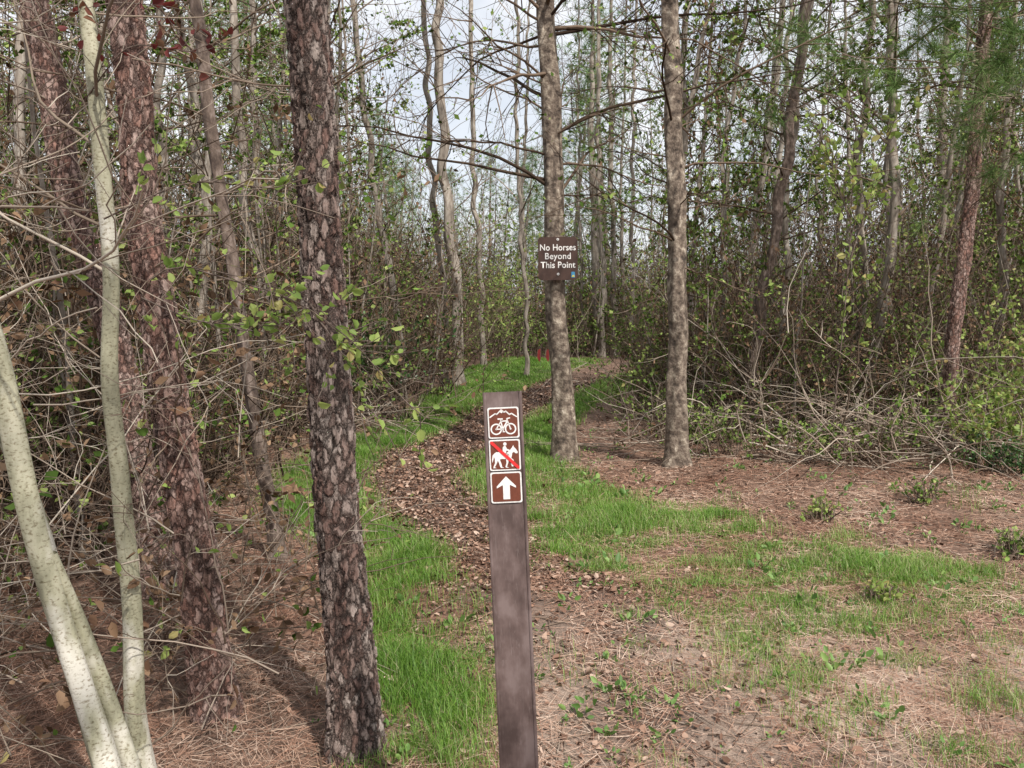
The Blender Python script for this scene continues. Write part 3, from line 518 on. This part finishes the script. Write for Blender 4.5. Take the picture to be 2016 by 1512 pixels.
def rr(w,h,r,cx=0,cy=0,n=6):
    out=[]
    for sx,sy,a0 in ((1,1,0),(-1,1,90),(-1,-1,180),(1,-1,270)):
        for k in range(n+1):
            a=math.radians(a0+90*k/n); out.append((cx+sx*(w/2-r)+r*math.cos(a),cy+sy*(h/2-r)+r*math.sin(a)))
    return out
def seg(p,q,w):
    d=np.array(q)-np.array(p); d=d/np.linalg.norm(d); nn=np.array([-d[1],d[0]])*w/2; p=np.array(p)-d*w*.3;q=np.array(q)+d*w*.3
    return [tuple(p+nn),tuple(p-nn),tuple(q-nn),tuple(q+nn)]
def ring(c,R,w,n=28):
    o=[]
    for k in range(n):
        a,b=2*math.pi*k/n,2*math.pi*(k+1)/n
        o.append([(c[0]+R*math.cos(a),c[1]+R*math.sin(a)),(c[0]+R*math.cos(b),c[1]+R*math.sin(b)),(c[0]+(R-w)*math.cos(b),c[1]+(R-w)*math.sin(b)),(c[0]+(R-w)*math.cos(a),c[1]+(R-w)*math.sin(a))])
    return o
def disc(c,R,n=20): return [(c[0]+R*math.cos(6.2832*k/n),c[1]+R*math.sin(6.2832*k/n)) for k in range(n)]
post=bpy.data.objects.new('trail_marker_post',None); SC.collection.objects.link(post)
top=Vector((-.024,1.93,1.39)); base=Vector((.046,1.80,-.15)); ax=(top-base).normalized(); H=(top-base).length
xa=Vector((1,0,0)); xa=(xa-ax*xa.dot(ax)).normalized(); ya=ax.cross(xa)
post.matrix_world=Matrix((( xa.x,ya.x,ax.x,top.x),(xa.y,ya.y,ax.y,top.y),(xa.z,ya.z,ax.z,top.z),(0,0,0,1)))
pf=[(-.0475,.012),(-.0475,.0),(-.0465,-.003),(-.0435,-.004),(-.0405,-.003),(-.0395,-.0005),(-.02,.0003),(0,.0005),(.02,.0003),(.0395,-.0005),(.0405,-.003),(.0435,-.004),(.0465,-.003),(.0475,0),(.0475,.012),(.040,.012),(.038,.0045),(-.038,.0045),(-.040,.012)]
vs=[];fs=[];zz=[0.0,-.0015,-.4,-.8,-H]; npf=len(pf)
for j,z in enumerate(zz):
    k=.985 if j==0 else 1
    vs+=[(a*k,b*k,z) for a,b in pf]
for j in range(len(zz)-1):
    for i_ in range(npf): fs.append([j*npf+i_,j*npf+(i_+1)%npf,(j+1)*npf+(i_+1)%npf,(j+1)*npf+i_])
fs.append(list(range(npf)))
me=bpy.data.meshes.new('post_body'); me.from_pydata(vs,[],fs); me.materials.append(M_post); add('post_body',me,post)
W0=.0750
def sticker(nm,cx,cz,wp,red=None,cut=None):
    e=add(nm,None,post,(cx,-.0035,cz)); e.scale=(W0,1,W0)
    flat(nm+'_border',[rr(1,1,.07)],.0,M_w,e); flat(nm+'_field',[rr(.91,.91,.06)],.0006,M_b,e)
    flat(nm+'_symbol',wp,.0012,M_w,e)
    if cut: flat(nm+'_detail',cut,.0018,M_b,e)
    if red: flat(nm+'_slash',red,.0024,M_r,e)
bike=ring((-.24,-.2),.185,.045)+ring((.22,-.2),.185,.045)+[disc((-.24,-.2),.03),disc((.22,-.2),.03)]
A_=(-.24,-.2);BB=(-.03,-.2);ST=(-.08,.05);HT=(.13,.06);FW=(.22,-.2)
for a_,b_,w_ in [(A_,BB,.04),(A_,ST,.035),(BB,ST,.04),(BB,HT,.045),(ST,HT,.04),(HT,FW,.04),(HT,(.11,.13),.035),((.11,.13),(.21,.15),.035),(ST,(-.10,.12),.03),((-.17,.125),(-.03,.125),.045),(BB,(-.01,-.29),.03),((-.03,-.29),(.03,-.29),.03)]: bike.append(seg(a_,b_,w_))
bike.append(disc(BB,.04))
mt=[(-.43,.19),(-.26,.30),(-.2,.28),(-.06,.42),(.03,.34),(.09,.37),(.2,.26),(.27,.29),(.43,.18)]
for a_,b_ in zip(mt[:-1],mt[1:]): bike.append(seg(a_,b_,.04))
bike.append([(-.12,.355),(-.06,.425),(.05,.33),(-.01,.345),(-.05,.31)])
sticker('bicycle_sticker',0,-.0745,bike)
horse=[(-.34,.06),(-.28,.10),(-.16,.10),(-.04,.06),(.06,.07),(.16,.14),(.24,.24),(.28,.31),(.30,.25),(.37,.17),(.42,.08),(.40,.04),(.35,.04),(.29,.09),(.24,.06),(.22,-.04),(.20,-.10),(.28,-.17),(.23,-.30),(.27,-.37),(.21,-.38),(.18,-.28),(.21,-.19),(.12,-.14),(.10,-.25),(.05,-.38),(.12,-.41),(.02,-.41),(.0,-.38),(.04,-.25),(.03,-.13),(-.10,-.12),(-.17,-.14),(-.13,-.26),(-.10,-.38),(-.04,-.41),(-.14,-.41),(-.17,-.37),(-.20,-.25),(-.24,-.17),(-.27,-.26),(-.34,-.38),(-.28,-.41),(-.39,-.41),(-.38,-.36),(-.33,-.25),(-.33,-.12),(-.35,-.04),(-.38,-.14),(-.41,-.24),(-.42,-.12),(-.40,.0)]
rider=[[(-.07,.05),(-.06,.24),(-.02,.30),(.04,.28),(.07,.20),(.16,.16),(.16,.12),(.05,.14),(.04,.08),(.14,.03),(.12,-.10),(.17,-.13),(.07,-.13),(.07,-.01),(-.02,.0)],disc((.015,.355),.055)]
sticker('no_horses_sticker',0,-.1525,[horse]+rider,red=[[(-.455,.455),(-.455,.385),(.385,-.455),(.455,-.455),(.455,-.385),(-.385,.455)]],cut=[seg((-.06,.03),(.05,.06),.015),seg((.03,.0),(.06,-.10),.015)])
arrow=[(0,.36),(.31,.04),(.31,-.02),(.14,.07),(.11,.07),(.11,-.38),(-.11,-.38),(-.11,.07),(-.14,.07),(-.31,-.02),(-.31,.04)]
sticker('arrow_sticker',0,-.231,[arrow])
# ------------------------------------------------------------ sign on the tree
sign=bpy.data.objects.new('no_horses_sign',None); SC.collection.objects.link(sign); sign.location=(.462,8.17,2.06); sign.rotation_euler=(0,math.radians(-1),math.radians(3))
SW,SH=.40,.43; out=rr(SW,SH,.035); n=len(out)
vs=[(a,-.002,b) for a,b in out]+[(a,.002,b) for a,b in out]; fs=[list(range(n)),list(range(2*n-1,n-1,-1))]+[[i_,n+i_,n+(i_+1)%n,(i_+1)%n] for i_ in range(n)]
me=bpy.data.meshes.new('sign_panel'); me.from_pydata(vs,[],fs); me.materials.append(M_sb); add('sign_panel',me,sign)
def text(s,width,cap,cx,cz):
    c=bpy.data.curves.new('t','FONT'); c.body=s; c.align_x='CENTER'; c.align_y='CENTER'; c.offset=.012; c.space_character=1.04; o=bpy.data.objects.new('t',c); SC.collection.objects.link(o)
    bpy.context.view_layer.update(); dg=bpy.context.evaluated_depsgraph_get(); me=bpy.data.meshes.new_from_object(o.evaluated_get(dg)); bpy.data.objects.remove(o)
    co=np.array([v.co[:] for v in me.vertices]); mx=co.max(0); mn=co.min(0); w=mx[0]-mn[0]
    s_=width/w
    for v in me.vertices:
        x_,y_=(v.co.x-(mx[0]+mn[0])/2)*s_,v.co.y*cap/.7; v.co=(cx+x_,-.0045,cz+y_)
    me.materials.clear(); me.materials.append(M_w); add('lettering_'+s.split()[0].lower(),me,sign)
text('No Horses',.36,.062,0,.108); text('Beyond',.26,.062,.0,.022); text('This Point',.35,.062,0,-.066)
for z in (.190,-.155):
    flat('bolt_washer',[disc((0,z),.013)],.005,M_w,sign)
    flat('bolt_head',[disc((0,z),.008,6)],.008,M_steel,sign)
flat('corner_mark_blue',[rr(.036,.058,.003,.152,-.163)],.004,simple('blue_mark',(.05,.25,.45)),sign)
flat('corner_mark_yellow',[[(.138,-.185),(.166,-.185),(.162,-.165),(.142,-.170)]],.0055,simple('yellow_mark',(.6,.55,.1)),sign)
fl=bpy.data.objects.new('red_marker_flag',None); SC.collection.objects.link(fl); fl.location=(.72,20.3,0)
M_flag=simple('dull_red_cloth',(.28,.03,.03),.8)
for dx in (0,.22):
    P=np.array([[[dx,0,-.05],[dx,0,.25],[dx+.01,0,.55]]]); me=make_mesh('flag_wire',[(tube(P,taper(1,3,.004,.004),5),0)],[M_steel]); add('flag_wire',me,fl)
    flat('flag_cloth',[[(dx,.50),(dx-.07,.44),(dx-.08,.26),(dx-.03,.16),(dx+.0,.2)]],.006,M_flag,fl)
# ------------------------------------------------------------ light, sky, camera
sv=Vector((.45,-.70,.0)).normalized(); el=math.radians(50)
S=Vector((sv.x*math.cos(el),sv.y*math.cos(el),math.sin(el)))
ld=bpy.data.lights.new('sun','SUN'); ld.energy=5.0; ld.angle=math.radians(1.0); ld.color=(1,.94,.86); lo=bpy.data.objects.new('sun',ld); SC.collection.objects.link(lo); lo.rotation_euler=S.to_track_quat('Z','Y').to_euler(); lo.location=(5,-8,15)
w=bpy.data.worlds.new('World'); SC.world=w; w.use_nodes=True; nt=w.node_tree; bg=nt.nodes['Background']
sky=nt.nodes.new('ShaderNodeTexSky'); sky.sky_type='NISHITA'; sky.sun_disc=False; sky.sun_elevation=el; sky.sun_rotation=math.atan2(sv.x,sv.y); sky.dust_density=2.5
tc=nt.nodes.new('ShaderNodeTexCoord'); cn=noise(nt,tc.outputs['Generated'],3.0,5,.6); cr=ramp(nt,[(.5,.5,.5),(.97,.97,.97)],[.35,.6]); nt.links.new(cn,cr.inputs[0])
cc=mix(nt,cr.outputs[0],sky.outputs[0],(7.3,7.4,7.6)); nt.links.new(cc,bg.inputs[0]); bg.inputs[1].default_value=.15
SC.view_settings.view_transform='Standard'; SC.view_settings.look='None'; SC.view_settings.exposure=0
cd=bpy.data.cameras.new('camera'); cd.sensor_width=36; cd.lens=28.25; cd.clip_end=2000; cd.clip_start=.05
co=bpy.data.objects.new('camera',cd); SC.collection.objects.link(co); co.location=(0,0,1.6); co.rotation_euler=(math.radians(90-5.65),0,0); SC.camera=co
